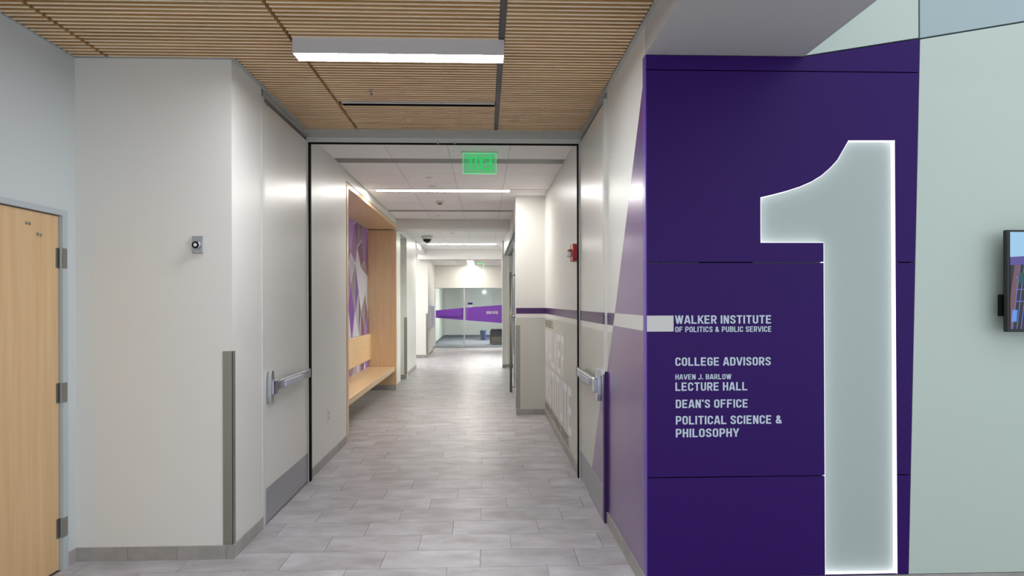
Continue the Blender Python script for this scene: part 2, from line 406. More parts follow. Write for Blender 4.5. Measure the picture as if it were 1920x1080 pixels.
# ------------------------------------------------------------------ ceiling: slats over the lobby
cl = struct('ceiling', MB().box((-2.75, -4, 3.35), (1.0, 6.3, 3.45)).box((-2.3, 6.3, 3.35), (3.3, 25.4, 3.45)), dark_m)
cols = [(-2.530, -2.345), (-2.318, -1.128), (-1.106, 0.083), (0.120, 0.858)]
ys = []; y = 6.185
while y > 2.35: ys.append(y); y -= .0508
for ci, (xa, xb) in enumerate(cols):
    for y in ys:
        a, c = xa, xb
        if y > 4.44 and ci == 0: continue
        if y > 4.44 and ci == 1: a = -1.550
        if ci == 2 and 5.34 < y < 5.47: continue
        mk('slat', slat_box(MB(), (a, y - .010, CZ), (c, y + .010, CZ + .048)), [slat_m, slat_lit], cl)
far_slats = MB()
y = ys[-1] - .0508
while y > -3.9:
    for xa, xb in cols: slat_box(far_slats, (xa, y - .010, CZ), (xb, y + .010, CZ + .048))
    y -= .0508
mk('slat_field', far_slats, [slat_m, slat_lit], cl, kind='stuff')
car = MB()
for x in (-2.332, -1.117): car.box((x - .008, -3.9, CZ + .05), (x + .008, 6.2, CZ + .08))
for x in (-2.0, -1.45, -0.8, -0.2, 0.45):
    car.box((x - .01, -3.9 if x > -1.5 else -3.9, CZ + .05), (x + .01, 6.2 if x > -1.6 else 4.4, CZ + .075))
mk('carrier_rail', car, dark_m, cl)
mk('reveal_strip', box((0.086, -3.9, CZ + .004), (0.118, 6.2, CZ + .02)), mat('reveal_grey', (78, 77, 78), .5), cl)
mk('slot_strip', MB().box((-1.09, 5.362, CZ - .002), (0.078, 5.392, CZ + .006)).box((-1.09, 5.384, CZ - .002), (0.078, 5.392, CZ + .04)), [frame_paint], cl)
mk('slot_back', box((-1.09, 5.452, CZ + .002), (0.078, 5.456, CZ + .05)), black_m, cl)
mk('edge_angle', MB().box((XL, 4.46, CZ + .001), (-1.556, 6.2, CZ + .02)).box((-2.543, -3.9, CZ + .001), (-2.535, 4.44, CZ + .02)).box((-2.54, 4.436, CZ + .001), (-1.56, 4.45, CZ + .02))
   .box((0.864, -3.9, CZ + .001), (XR, 6.2, CZ + .02)), midgrey, cl)

# ceiling beyond the doors: lay-in tiles with linear slots
XS = [-1.592, -0.970, -0.360, 0.250, 0.864]
def act(y0, y1, z, xs=XS, nm='ceiling_tile'):
    for a, c in zip(xs[:-1], xs[1:]):
        mk(nm, box((a + .004, y0 + .004, z), (c - .004, y1 - .004, z + .018)), act_m, cl)
segs = [(6.43, 7.43), (7.67, 8.28), (8.28, 8.90), (8.90, 9.40), (9.68, 10.6), (10.6, 11.53), (11.72, 12.79)]
for s in segs: act(s[0], s[1], CZ)
XS2 = [-1.74, -0.970, -0.360, 0.250, 0.60]
for s in [(13.27, 14.7), (14.7, 16.25), (16.3, 17.2), (17.2, 18.05), (18.3, 19.1), (19.1, 19.84)]: act(s[0], s[1], CZ, XS2)
for s in [(20.6, 21.8), (21.8, 23.1), (23.1, 24.3), (24.3, 25.24)]: act(s[0], s[1], 2.965, [-1.86, -0.970, -0.62], 'ceiling_tile'); act(s[0], s[1], 2.965, [-0.32, .25, .86, 1.5, 2.6], 'ceiling_tile')
g = MB()
g.box((-1.6, 6.42, CZ + .0015), (3.2, 12.80, CZ + .022)).box((-1.75, 13.26, CZ + .0015), (3.2, 19.85, CZ + .022)).box((-4.4, 17.3, CZ + .006), (-1.75, 20.6, CZ + .022)).box((-2.3, 20.6, 2.975), (3.2, 25.24, 2.99))
mk('grid_rail', g, grid_m, cl)
sl = MB()
for y0, y1 in ((7.43, 7.67), (11.53, 11.72)):
    sl.box((-1.58, y0 + .01, CZ - .001), (0.858, y1 - .01, CZ + .005))
mk('air_slot', sl, mat('slot_grey', (134, 133, 132), 0.5), cl)
# header beams
struct('ceiling_beam', MB().box((-1.70, 12.79, 2.957), (0.66, 13.27, 3.34)), paint)
struct('ceiling_beam_far', MB().box((-1.9, 19.84, 2.845), (3.2, 20.6, 3.34)), paint)

# ------------------------------------------------------------------ cross-corridor door frame
fr = struct('trim_1', MB().box((-1.60, FRM0, 3.050), (0.88, FRM1, 3.092)).box((-1.592, FRM0, 0), (-1.582, FRM1, 3.05)).box((0.858, FRM0, 0), (0.868, FRM1, 3.05)), frame_paint)
mk('header_channel', MB().box((-1.70, 6.20, 3.092), (1.0, FRM1, 3.34)), midgrey, fr)
mk('gasket', MB().box((-1.580, FRM0 + .01, 3.036), (0.857, FRM0 + .03, 3.050)).box((-1.582, FRM0 + .005, 0.0), (-1.566, FRM0 + .05, 3.05)).box((0.846, FRM0 + .005, 0.0), (0.858, FRM0 + .05, 3.05)), black_m, fr)
mk('roller', MB().cyl((-0.42, FRM0 - .01, 3.050), (-0.42, FRM0 + .02, 3.050), .010).cyl((-0.27, FRM0 - .01, 3.050), (-0.27, FRM0 + .02, 3.050), .010), alu, fr, smooth=True)

def fire_door(name, sx, xf, first):
    """open leaf folded back against the side wall; sx = +1 when its face looks towards +x"""
    d = root(name, (xf, 5.09, 0))
    mk('leaf', MB().cbox((xf, 5.092, .012), (xf - sx * .045, 6.325, 3.052), .002), door_paint, d)
    mk('kick_plate', box((xf, 5.112, .015), (xf + sx * .0025, 6.31, .262)), kick_m, d)
    sc = MB()
    for yy in (5.13, 5.42, 5.71, 6.0, 6.29):
        for zz in (.03, .247): sc.lathe((xf + sx * .0025, yy, zz), (sx, 0, 0), [(.005, 0), (.004, .0015), (.001, .002)], 8)
    mk('screw', sc, chrome, d, kind='stuff')
    # panic bar
    bar = mk('panic_bar', MB().cbox((xf + sx * .030, 5.26, .963), (xf + sx * .062, 6.12, 1.030), .004).box((xf, 6.06, .972), (xf + sx * .034, 6.115, 1.020)), alu, d, 'satin metal push bar')
    mk('touch_pad', MB().cbox((xf + sx * .060, 5.36, .970), (xf + sx * .080, 5.86, 1.018), .004), grey_pl, bar)
    mk('end_cap', MB().cbox((xf + sx * .026, 6.115, .958), (xf + sx * .068, 6.150, 1.034), .005), alu, bar)
    case = MB()
    case.prism([(5.115, .985), (5.115, .925), (5.125, .875), (5.165, .868), (5.178, .880), (5.195, .94), (5.205, .985), (5.205, 1.035), (5.190, 1.060), (5.182, 1.098), (5.165, 1.112), (5.130, 1.108), (5.118, 1.06)],
               lambda a, bb, t: (t, a, bb), xf, xf + sx * .040)
    case.cbox((xf + sx * .036, 5.118, .935), (xf + sx * .066, 5.205, 1.045), .008)
    case.cbox((xf + sx * .015, 5.20, .960), (xf + sx * .060, 5.27, 1.022), .006)
    mk('latch_case', case, chrome, bar, 'chrome latch case')
    # frame post on the near side and track pocket above
    return d
d2 = fire_door('door_2', 1, -1.584, True)
d3 = fire_door('door_3', -1, 0.866, False)
# painted graphics carried over the right leaf
for nm, poly, m_ in (('painted_wedge', WEDGE_LO, purple_vinyl), ('painted_band', BAND, purple_band_m), ('lower_paint', DADO, paint_low)):
    decal(nm, poly, 0.866, m_, d3, 5.093, 6.324)
jl = struct('trim_2', MB().box((-1.70, 5.036, 0), (-1.580, 5.086, 3.08)), frame_paint)
struct('trim_2_track', MB().box((-1.70, 5.09, 3.062), (-1.63, 6.30, 3.34)).box((-1.64, 5.09, 3.09), (-1.588, 6.2, 3.34)), dkgrey)
jr = struct('trim_3', MB().box((1.0, 5.036, 0), (0.868, 5.086, 3.08)), frame_paint)
mk('painted_edge', MB().box((0.867, 5.0345, 0), (XR, 5.036, 1.10)).box((0.864, 5.0345, 1.444), (0.868, 5.086, 1.528)).box((0.864, 5.0345, 0.0), (0.868, 5.086, 1.08)), mat('dark_purple_edge', (52, 12, 84), 0.5), jr)
struct('trim_3_track', MB().box((0.92, 5.09, 3.062), (1.0, 6.30, 3.34)).box((0.874, 5.09, 3.09), (0.93, 6.2, 3.34)), dkgrey)
mk('roller_tab', box((-1.60, 5.14, 3.035), (-1.582, 5.155, 3.062)), dkgrey, d2)

# ------------------------------------------------------------------ door_1: maple door at the far left
d1 = root('door_1', (-2.545, 3.86, 0))
mk('leaf', MB().cbox((-2.600, 3.385, .01), (-2.553, 4.290, 2.128), .002), door_wood, d1)
mk('door_frame', MB().box((-2.70, 4.295, 0), (-2.530, 4.345, 2.165)).box((-2.70, 3.33, 0), (-2.530, 3.38, 2.165)).box((-2.70, 3.38, 2.132), (-2.530, 4.295, 2.165))
   .box((-2.70, 4.27, 0), (-2.605, 4.295, 2.14)).box((-2.70, 3.38, 2.11), (-2.605, 4.295, 2.135)), mat('door_frame_paint', (178, 188, 192), 0.45), d1)
for z0, z1 in ((.200, .316), (1.008, 1.127), (1.815, 1.936)):
    hb = MB().cyl((-2.541, 4.293, z0), (-2.541, 4.293, z1), .0075, n=12)
    for kk in range(1, 5):
        zz = z0 + (z1 - z0) * kk / 5; hb.cyl((-2.541, 4.293, zz - .001), (-2.541, 4.293, zz + .001), .0085, n=12)
    hb.box((-2.553, 4.262, z0), (-2.551, 4.290, z1)).box((-2.531, 4.295, z0), (-2.528, 4.335, z1))
    mk('hinge', hb, steel, d1)
for yy, zz in ((3.997, 2.053), (4.024, 2.053), (4.095, 2.000), (4.124, 1.998)):
    mk('bolt', MB().lathe((-2.553, yy, zz), (1, 0, 0), [(.010, 0), (.010, .002), (.007, .005), (.001, .006)], 14), steel, d1, smooth=True)
mk('door_handle', MB().cyl((-2.553, 3.45, 1.0), (-2.495, 3.45, 1.0), .011).cyl((-2.495, 3.44, 1.0), (-2.495, 3.56, 1.0), .009).cyl((-2.553, 3.45, 1.0), (-2.545, 3.45, 1.0), .027), chrome, d1, smooth=True)
struct('wall_behind_door', MB().box((-2.76, 3.3, 0), (-2.72, 4.4, 2.2)), dark_m)

# ------------------------------------------------------------------ bench alcove
bn = thing('alcove_bench', (-1.85, 10.6, 0), 'built-in maple bench in a wood framed wall alcove with patterned purple back', 'bench')
XJ = -1.60
mk('jamb', box((XB + .002, 8.125, 0.0), (XJ + .012, NI0, 2.958)), wood_m, bn, 'near maple end panel')
mk('jamb', box((XB + .002, NI1, 0.095), (XJ - .03, 13.035, 2.945)), wood_m, bn, 'far maple end panel')
mk('toe_base', box((XB + .002, NI1 + .004, 0.002), (XJ - .035, 13.035, .092)), base_m, bn)
mk('soffit_board', box((XB + .002, 8.125, 2.960), (XJ - .005, 13.035, 3.012)), woodh_m, bn, 'maple top board')
mk('seat', MB().cbox((XB + .002, NI0 + .001, .348), (-1.668, NI1 - .001, .430), .004), [woodh_m], bn)
mk('seat_edge', box((-1.668, NI0 + .001, .350), (-1.662, NI1 - .001, .428)), edge_m, bn, 'pale plywood front edge')
mk('backrest', MB().cbox((XB + .02, NI0 + .001, .575), (XB + .055, NI1 - .001, 1.045), .003), woodh_m, bn)
wp = MB()
wp.box((XB + .001, NI0, .43), (XB + .006, NI1, 2.958), 7)
rnd = random.Random(21)
DX, DZ = .31, .68
pt = {}
def P(i, j):
    if (i, j) not in pt:
        pt[(i, j)] = Vector((NI0 - .3 + i * DX + rnd.uniform(-.09, .09), .1 + j * DZ + (DZ / 2 if i % 2 else 0) + rnd.uniform(-.16, .16)))
    return pt[(i, j)]
def cell(pts, mi):
    c = sum(pts, Vector((0, 0))) / len(pts)
    q = []
    for p_ in pts:
        d = p_ - c; q.append((c.x + d.x * .92, c.y + d.y * (1 - .012 / max(.05, abs(d.y))) if abs(d.y) > .02 else p_.y))
    # clip to the back wall
    q = clip(q, NI0 + .003, NI1 - .003)
    if not q: return
    q2 = clip([(b_, a_) for a_, b_ in q], .432, 2.955)
    if not q2: return
    wp.prism([(b_, a_) for a_, b_ in q2], lambda a, bb, t: (t, a, bb), XB + .0055, XB + .0075, mi)
for i in range(0, 26):
    for j in range(-1, 7):
        e = 0 if i % 2 == 0 else 1
        # rhombus with left (i), right (i+2), bottom/top (i+1)
        if i % 2 == 0: lft, rgt, bot, top = P(i, j), P(i + 2, j), P(i + 1, j - 1), P(i + 1, j)
        else: lft, rgt, bot, top = P(i, j), P(i + 2, j), P(i + 1, j), P(i + 1, j + 1)
        w = lambda: rnd.choices(range(7), [5, 3.2, 2.6, 2.0, 2.6, 2.6, 1.4])[0]
        r = rnd.random()
        if r < .6: cell([lft, bot, top], w()); cell([rgt, top, bot], w())
        elif r < .85: cell([lft, bot, rgt, top], w())
        else: cell([lft, rgt, top], w()); cell([lft, bot, rgt], w())
mk('wallcovering', wp, wp_cols + [wp_bg], bn, 'wallcovering of grey, plum and purple shards')

# ------------------------------------------------------------------ recess with door beyond the bench
d4 = root('door_4', (-1.90, 14.3, 0))
mk('leaf', box((-1.945, 13.80, .01), (-1.90, 14.84, 2.13)), door_paint, d4)
mk('door_handle', MB().cbox((-1.90, 14.02, .78), (-1.76, 14.10, .90), .01).cbox((-1.80, 13.98, .73), (-1.70, 14.16, .80), .008).cyl((-1.78, 14.05, .80), (-1.78, 14.05, .92), .02), chrome, d4, 'chrome panic latch')

# ------------------------------------------------------------------ corner guards
def guard(x, y, sx, z0, z1, label, w=.058, grp='stainless corner guards'):
    o = mk('corner_guard', MB().box((x + sx * .003, y - .003, z0), (x - sx * w, y, z1)).box((x + sx * .003, y - .003, z0), (x, y + w * .8, z1)), guard_m, loc=(x, y, z0))
    return tag(o, label, 'corner guard', grp)
guard(XL, 4.45, 1, .088, 1.302, 'tall steel corner guard on the nearest left wall corner')
guard(-1.654, 14.89, 1, .09, 1.30, 'steel corner guard just past the wooden bench alcove')
guard(-1.67, 20.6, 1, .09, 1.30, 'farthest steel corner guard, beside the white wall box')
guard(0.445, 9.97, -1, .09, 1.28, 'steel corner guard on the right wall return by the glass', w=.058)

# ------------------------------------------------------------------ small wall devices
h = thing('door_holder', (-1.793, 4.449, 1.968), 'small magnetic door holder plate on the front-facing left wall', 'door holder')
mk('plate', MB().cbox((-1.829, 4.438, 1.914), (-1.757, 4.4495, 2.023), .004), alu, h)
mk('magnet', MB().lathe((-1.797, 4.438, 1.966), (0, -1, 0), [(.027, 0), (.027, .016), (.022, .020), (.020, .020)], 28), [alu], h, smooth=True)
mk('magnet_face', MB().lathe((-1.797, 4.4175, 1.966), (0, -1, 0), [(.0215, 0), (.021, .004), (.001, .0045)], 28), black_m, h)
mk('contact', MB().lathe((-1.797, 4.4130, 1.966), (0, -1, 0), [(.011, 0), (.010, .003), (.001, .0035)], 20), white_pl, h)
mk('screw', MB().lathe((-1.797, 4.438, 2.004), (0, -1, 0), [(.004, 0), (.003, .002), (.001, .0022)], 10), chrome, h)

o = thing('outlet', (-1.592, 7.17, .46), 'small white outlet plate low on the left wall before the bench', 'outlet')
mk('plate', MB().cbox((-1.5915, 7.132, .400), (-1.585, 7.208, .520), .002), white_pl, o)
mk('socket', MB().cbox((-1.586, 7.150, .415), (-1.583, 7.190, .452), .001).cbox((-1.586, 7.150, .468), (-1.583, 7.190, .505), .001), grey_pl, o)

fa = thing('fire_alarm', (0.862, 6.62, 2.075), 'red fire alarm horn strobe on the right wall beyond the doorway', 'fire alarm')
mk('body', MB().prism([(6.50, 2.02), (6.53, 1.995), (6.71, 1.995), (6.74, 2.02), (6.74, 2.13), (6.71, 2.155), (6.53, 2.155), (6.50, 2.13)], lambda a, bb, t: (t, a, bb), .8635, .825), red_m, fa)
mk('strobe', MB().cbox((.826, 6.60, 2.035), (.785, 6.70, 2.09), .012), white_pl, fa, 'clear white strobe lens')
mk('horn', MB().cbox((.826, 6.62, 2.096), (.795, 6.73, 2.108), .003), red_m, fa)

bx = mk('wall_box', MB().cbox((-1.7095, 21.05, .84), (-1.60, 22.3, 1.53), .02), grey_pl, loc=(-1.66, 21.7, .84)); tag(bx, 'pale grey wall box hanging far down the left wall', 'wall box')

# ------------------------------------------------------------------ lettering: strokes on a cap-height grid
SW = .165; HS = SW / 2; AW = .37
def arc(cx, cy, rx, ry, a0, a1, n=6): return [(cx + rx * math.cos(math.radians(a0 + (a1 - a0) * i / n)), cy + ry * math.sin(math.radians(a0 + (a1 - a0) * i / n))) for i in range(n + 1)]
RR = .17; T1 = 1 - HS; B1 = HS; A_ = AW
def rrect(): return [(0, .5)] + arc(RR, T1 - RR, RR, RR, 180, 90) + arc(A_ - RR, T1 - RR, RR, RR, 90, 0) + arc(A_ - RR, B1 + RR, RR, RR, 0, -90) + arc(RR, B1 + RR, RR, RR, -90, -180) + [(0, .5)]
def glyph(c):
    """returns (strokes, diagonals, advance width)"""
    a = A_; V0 = [(0, 0), (0, 1)]; Va = [(a, 0), (a, 1)]
    tb = [(-HS, T1), (a + .06, T1)]; bb = [(-HS, B1), (a + .06, B1)]; mb = [(0, .51), (a + .01, .51)]
    g = {
     'E': ([V0, tb, bb, mb], []), 'F': ([V0, tb, mb], []), 'L': ([V0, bb], []), 'I': ([V0], []),
     'T': ([[(a / 2, 0), (a / 2, 1)], [(-HS, T1), (a + HS, T1)]], []), 'H': ([V0, Va, [(0, .51), (a, .51)]], []),
     'O': ([rrect()], []),
     'C': ([[(a, .66)] + arc(a - RR, T1 - RR, RR, RR, 0, 90) + arc(RR, T1 - RR, RR, RR, 90, 180) + arc(RR, B1 + RR, RR, RR, 180, 270) + arc(a - RR, B1 + RR, RR, RR, 270, 360) + [(a, .34)]], []),
     'G': ([[(a, .68)] + arc(a - RR, T1 - RR, RR, RR, 0, 90) + arc(RR, T1 - RR, RR, RR, 90, 180) + arc(RR, B1 + RR, RR, RR, 180, 270) + arc(a - RR, B1 + RR, RR, RR, 270, 360) + [(a, .54)], [(a + HS, .47), (a * .5, .47)]], []),
     'S': ([[(a, .70)] + arc(a - RR, T1 - RR, RR, RR, 0, 90) + arc(RR, T1 - RR, RR, RR, 90, 180) + arc(RR, .70, RR, .13, 180, 235, 3) + arc(a - RR, .30, RR, .15, 55, 0, 3) + arc(a - RR, B1 + RR, RR, RR, 0, -90) + arc(RR, B1 + RR, RR, RR, -90, -180) + [(0, .30)]], []),
     'U': ([[(0, 1)] + arc(RR, B1 + RR, RR, RR, 180, 270) + arc(a - RR, B1 + RR, RR, RR, 270, 360) + [(a, 1)]], []),
     'J': ([[(-.02, .24)] + arc(.12, B1 + .13, .14, .13, 190, 270) + arc(a - .19, B1 + RR, RR, RR, 270, 360) + [(a - .02, 1)]], []),
     'D': ([V0, [(-HS, T1)] + arc(a - RR, T1 - RR, RR, RR, 90, 0) + arc(a - RR, B1 + RR, RR, RR, 0, -90) + [(-HS, B1)]], []),
     'P': ([V0, [(-HS, T1)] + arc(a - RR, T1 - .15, RR, .15, 90, 0) + arc(a - RR, .43 + .15, RR, .15, 0, -90) + [(0, .43)]], []),
     'R': ([V0, [(-HS, T1)] + arc(a - RR, T1 - .15, RR, .15, 90, 0) + arc(a - RR, .45 + .15, RR, .15, 0, -90) + [(0, .45)]], [(a + .02, 0, a * .5, .47)]),
     'B': ([V0, [(-HS, T1)] + arc(a - RR, T1 - .14, RR, .14, 90, 0) + arc(a - RR, .51 + .12, RR, .12, 0, -90) + [(0, .51)], [(0, .51)] + arc(a - RR, .51 - .13, RR, .13, 90, 0) + arc(a - RR, B1 + .13, RR, .13, 0, -90) + [(-HS, B1)]], []),
     'A': ([[(.10, .27), (a - .0, .27)]], [(-.03, 0, a / 2 - .02, 1), (a + .11 - .04, 0, a / 2 + .06, 1)]),
     'V': ([], [(a / 2 + .0, 0, -.04, 1), (a / 2 + .03, 0, a + .07, 1)]),
     'Y': ([[(a / 2 + .01, 0), (a / 2 + .01, .46)]], [(a / 2 - .01, .40, -.03, 1), (a / 2 + .03, .40, a + .05, 1)]),
     'K': ([V0], [(a + .06, 0, a * .42, .55), (.06, .36, a + .05, 1)]),
     'N': ([V0, Va], [(a - .01, 0, .01, 1)]),
     'X': ([], [(-.02, 0, a + .02, 1), (a + .02, 0, -.02, 1)]),
     'W': ([], [(.14, 0, -.02, 1), (.16, 0, .31, 1), (.46, 0, .33, 1), (.48, 0, .64, 1)]),
     '.': ([[(0, 0), (0, .19)]], []), "'": ([[(0, .74), (0, 1)]], []),
     '&': ([[(a + .12, 0.04), (.12, .60), (.07, .74), (.10, .86), (.19, .91), (.28, .85), (.30, .74), (.24, .62), (.05, .42), (0, .27), (.04, .14), (.15, .085), (.27, .12), (.38, .26), (a + .04, .46)]], []),
    }[c]
    w = {'I': 0, 'W': .62, 'T': a, '.': 0, "'": 0, '&': a + .1, 'L': a - .02, 'J': a - .02, 'A': a + .04, 'V': a + .03}.get(c, a)
    return g[0], g[1], w + SW + .115
def letters(s, org, u, v, nrm, height, width, m_, parent, lift=.0012):
    """flat printed capitals: cap height `height`, total width `width`, along unit vectors u and v; every letter is a part"""
    org = Vector(org); u = Vector(u); v = Vector(v); nrm = Vector(nrm)
    tot = 0
    for c in s: tot += .30 if c == ' ' else glyph(c)[2]
    tot -= .115
    kx = width / tot; x = HS
    def put(mb, pts, idx):
        k = len(mb.v)
        for a, bb in pts: mb.v.append(tuple(org + u * (a * kx) + v * (bb * height) + nrm * (lift + idx * .00005)))
        mb.f.append(tuple(range(k, k + len(pts)))); mb.m.append(0)
    for c in s:
        if c == ' ': x += .30; continue
        st, dg, adv = glyph(c); mb = MB(); idx = 0
        for ln in st:
            pts = [Vector(p_) for p_ in ln]
            q = [pts[0]]
            for p_ in pts[1:]:
                if (p_ - q[-1]).length > 1e-4: q.append(p_)
            pts = q; closed = (pts[0] - pts[-1]).length < 1e-4 and len(pts) > 3
            L_ = []; R_ = []
            m_n = len(pts) - 1 if closed else len(pts)
            for i in range(m_n):
                if closed: d0 = (pts[i] - pts[(i - 1) % m_n]).normalized(); d1_ = (pts[(i + 1) % m_n] - pts[i]).normalized()
                else:
                    d0 = (pts[i] - pts[i - 1]).normalized() if i else (pts[1] - pts[0]).normalized()
                    d1_ = (pts[i + 1] - pts[i]).normalized() if i < m_n - 1 else d0
                t_ = (d0 + d1_).normalized(); nn = Vector((-t_.y, t_.x)); k_ = HS / max(.5, nn.dot(Vector((-d0.y, d0.x))))
                L_.append(pts[i] + nn * k_); R_.append(pts[i] - nn * k_)
            for i in (range(m_n) if closed else range(m_n - 1)):
                j = (i + 1) % m_n
                put(mb, [(x + p_.x, p_.y) for p_ in (L_[i], L_[j], R_[j], R_[i])], idx); idx += .4
            idx += 1
        for (x0, y0, x1, y1) in dg:
            ln_ = math.hypot(x1 - x0, y1 - y0); hw = min(.16, HS * ln_ / abs(y1 - y0) * .96)
            put(mb, [(x + x0 - hw, y0), (x + x0 + hw, y0), (x + x1 + hw, y1), (x + x1 - hw, y1)], idx); idx += 1
        mk('letter', mb, m_, parent)
        x += adv
ds = thing('directory_sign', (1.05, YF - .001, .84), 'pale directory lettering in capitals on the deep purple panel', 'sign')
def line(s, x0, x1, zb, zt): letters(s, (x0, YF, zb), (1, 0, 0), (0, 0, 1), (0, -1, 0), zt - zb, x1 - x0, letter_m, ds)
k = 3.82 / 3.9
def X(x): return x * k
def Z(z): return 1.6 + (z - 1.6) * k
line('WALKER INSTITUTE', X(1.072), X(1.622), Z(1.480), Z(1.527))
line('OF POLITICS & PUBLIC SERVICE', X(1.072), X(1.622), Z(1.433), Z(1.464))
line('COLLEGE ADVISORS', X(1.072), X(1.618), Z(1.243), Z(1.290))
line('HAVEN J. BARLOW', X(1.072), X(1.391), Z(1.166), Z(1.195))
line('LECTURE HALL', X(1.072), X(1.483), Z(1.102), Z(1.149))
line("DEAN'S OFFICE", X(1.074), X(1.486), Z(1.005), Z(1.052))
line('POLITICAL SCIENCE &', X(1.074), X(1.682), Z(.912), Z(.960))
line('PHILOSOPHY', X(1.074), X(1.433), Z(.840), Z(.888))

cs = thing('corridor_lettering', (.8625, 8.5, .08), 'large pale wall lettering along the lower right corridor wall', 'sign')
def wline(s, y0, y1, zb, zt, m_): letters(s, (.8626, y0, zb), (0, -1, 0), (0, 0, 1), (-1, 0, 0), zt - zb, y0 - y1, m_, cs)
wline('THE OLENE S.', 9.93, 8.80, 1.268, 1.366, dark_letter)
wline('WALKER', 9.93, 7.58, .765, 1.232, wall_letter)
wline('INSTITUTE', 9.93, 6.95, .255, .735, wall_letter)
wline('OF POLITICS & PUBLIC SERVICE', 9.93, 7.18, .100, .215, dark_letter)

# ------------------------------------------------------------------ ceiling lights
for yy_ in (1.5, -1.3):      # unseen copies of the fixture, added behind the camera to brighten the lobby
    lobby_fill = thing('ceiling_light', (-.49, yy_ + .066, CZ), 'added boxy light to brighten the lobby, ' + ('first' if yy_ > 0 else 'second') + ' one behind the camera', 'ceiling light')
    mk('housing', MB().box((-1.102, yy_, 3.05), (0.116, yy_ + .13, CZ + .001)), housing_m, lobby_fill)
    mk('diffuser', box((-1.097, yy_ + .004, 3.040), (0.111, yy_ + .126, 3.050)), lens_m, lobby_fill)
cf = thing('ceiling_light', (-.49, 4.13, CZ), 'boxy linear ceiling light mounted on the slatted wood ceiling', 'ceiling light')
mk('housing', MB().box((-1.102, 4.062, 3.041), (0.116, 4.066, CZ + .001)).box((-1.102, 4.196, 3.041), (0.116, 4.200, CZ + .001)).box((-1.102, 4.066, 3.041), (-1.098, 4.196, CZ + .001)).box((0.112, 4.066, 3.041), (0.116, 4.196, CZ + .001)).box((-1.098, 4.066, 3.09), (0.112, 4.196, CZ + .001)), housing_m, cf)
mk('diffuser', MB().box((-1.098, 4.066, 3.0425), (0.112, 4.196, 3.052)), lens_m, cf)
c2 = thing('ceiling_light', (-.56, 9.54, CZ), 'recessed linear ceiling light just past the exit sign', 'ceiling light')
mk('diffuser', box((-1.463, 9.44, CZ - .004), (.337, 9.60, CZ + .012)), lens2_m, c2)
mk('trim', MB().box((-1.575, 9.405, CZ - .006), (.855, 9.437, CZ + .012)).box((-1.575, 9.605, CZ - .004), (.855, 9.675, CZ + .012)).box((-1.575, 9.437, CZ - .002), (-1.466, 9.605, CZ + .012)).box((.340, 9.437, CZ - .002), (.855, 9.605, CZ + .012)), white_pl, c2)
c3 = thing('ceiling_light', (-.56, 18.2, CZ), 'recessed linear ceiling light in the second ceiling bay beyond the beam', 'ceiling light')
mk('diffuser', box((-1.478, 18.08, CZ - .004), (.295, 18.26, CZ + .012)), lens2_m, c3)
mk('trim', MB().box((-1.6, 18.05, CZ - .003), (.45, 18.078, CZ + .01)).box((-1.6, 18.262, CZ - .003), (.45, 18.30, CZ + .01)), white_pl, c3)
c4 = thing('ceiling_light', (-.47, 23.6, 2.965), 'short lengthwise ceiling light close to the far end wall', 'ceiling light')
mk('housing', MB().box((-.62, 22.2, 2.94), (-.56, 25.2, 2.985)).box((-.38, 22.2, 2.94), (-.32, 25.2, 2.985)), midgrey, c4)
mk('diffuser', box((-.56, 22.25, 2.93), (-.38, 25.18, 2.975)), lens3_m, c4)

room_fill = thing('ceiling_light', (1.9, 14.0, 3.1), 'added unseen light panel behind the right glass wall', 'ceiling light')  # unseen panel added to brighten the glass zone and the corridor
mk('diffuser', box((1.3, 12.0, 3.09), (2.5, 16.0, 3.11)), mat('room_fill_glow', (255, 255, 255), .5, emit=(255, 250, 244), estr=18), room_fill)
hall_fill = thing('ceiling_light', (-3.1, 18.9, 3.1), 'added unseen light brightening the side hall on the left', 'ceiling light')  # added out of view to brighten the wall across the hall opening
mk('diffuser', box((-3.9, 18.8, 3.09), (-2.2, 19.0, 3.11)), lens2_m, hall_fill)

# small ceiling devices
def disc(name, x, y, z, r, label, cat, prof=None, m_=white_pl):
    o = mk(name, MB().lathe((x, y, z), (0, 0, -1), prof or [(r, 0), (r, .006), (r * .85, .012), (.001, .013)], 24), m_, loc=(x, y, z), smooth=True); return tag(o, label, cat)
disc('ceiling_cover', -.672, 8.55, CZ, .045, 'small round ceiling cover before the second ceiling light', 'ceiling disc')
disc('sprinkler_cover', -.686, 9.17, CZ, .05, 'flush round sprinkler cover just before the second ceiling light', 'sprinkler')
disc('sprinkler_cover', -.806, 12.24, CZ, .04, 'flush round sprinkler cover near the first beam', 'sprinkler')
disc('sprinkler_cover', -.70, 15.3, CZ, .045, 'flush round sprinkler cover in the second ceiling bay', 'sprinkler')
sd = thing('smoke_detector', (-.67, 10.55, CZ), 'round white smoke detector behind the second ceiling light', 'smoke detector')
mk('base', MB().lathe((-.67, 10.55, CZ), (0, 0, -1), [(.065, 0), (.062, .018), (.045, .025)], 24), mat('smoke_white', (214, 206, 196), 0.5), sd, smooth=True)
mk('sensor', MB().lathe((-.67, 10.55, CZ - .024), (0, 0, -1), [(.04, 0), (.032, .018), (.02, .024), (.001, .025)], 24), mat('sensor_dark', (110, 104, 98), 0.5), sd, smooth=True)
sp = thing('sprinkler', (-.815, 5.07, CZ), 'small metal pendent sprinkler under the slatted wood ceiling', 'sprinkler')
mk('escutcheon', MB().lathe((-.815, 5.07, CZ + .001), (0, 0, -1), [(.020, 0), (.018, .004), (.008, .006)], 18), alu, sp, smooth=True)
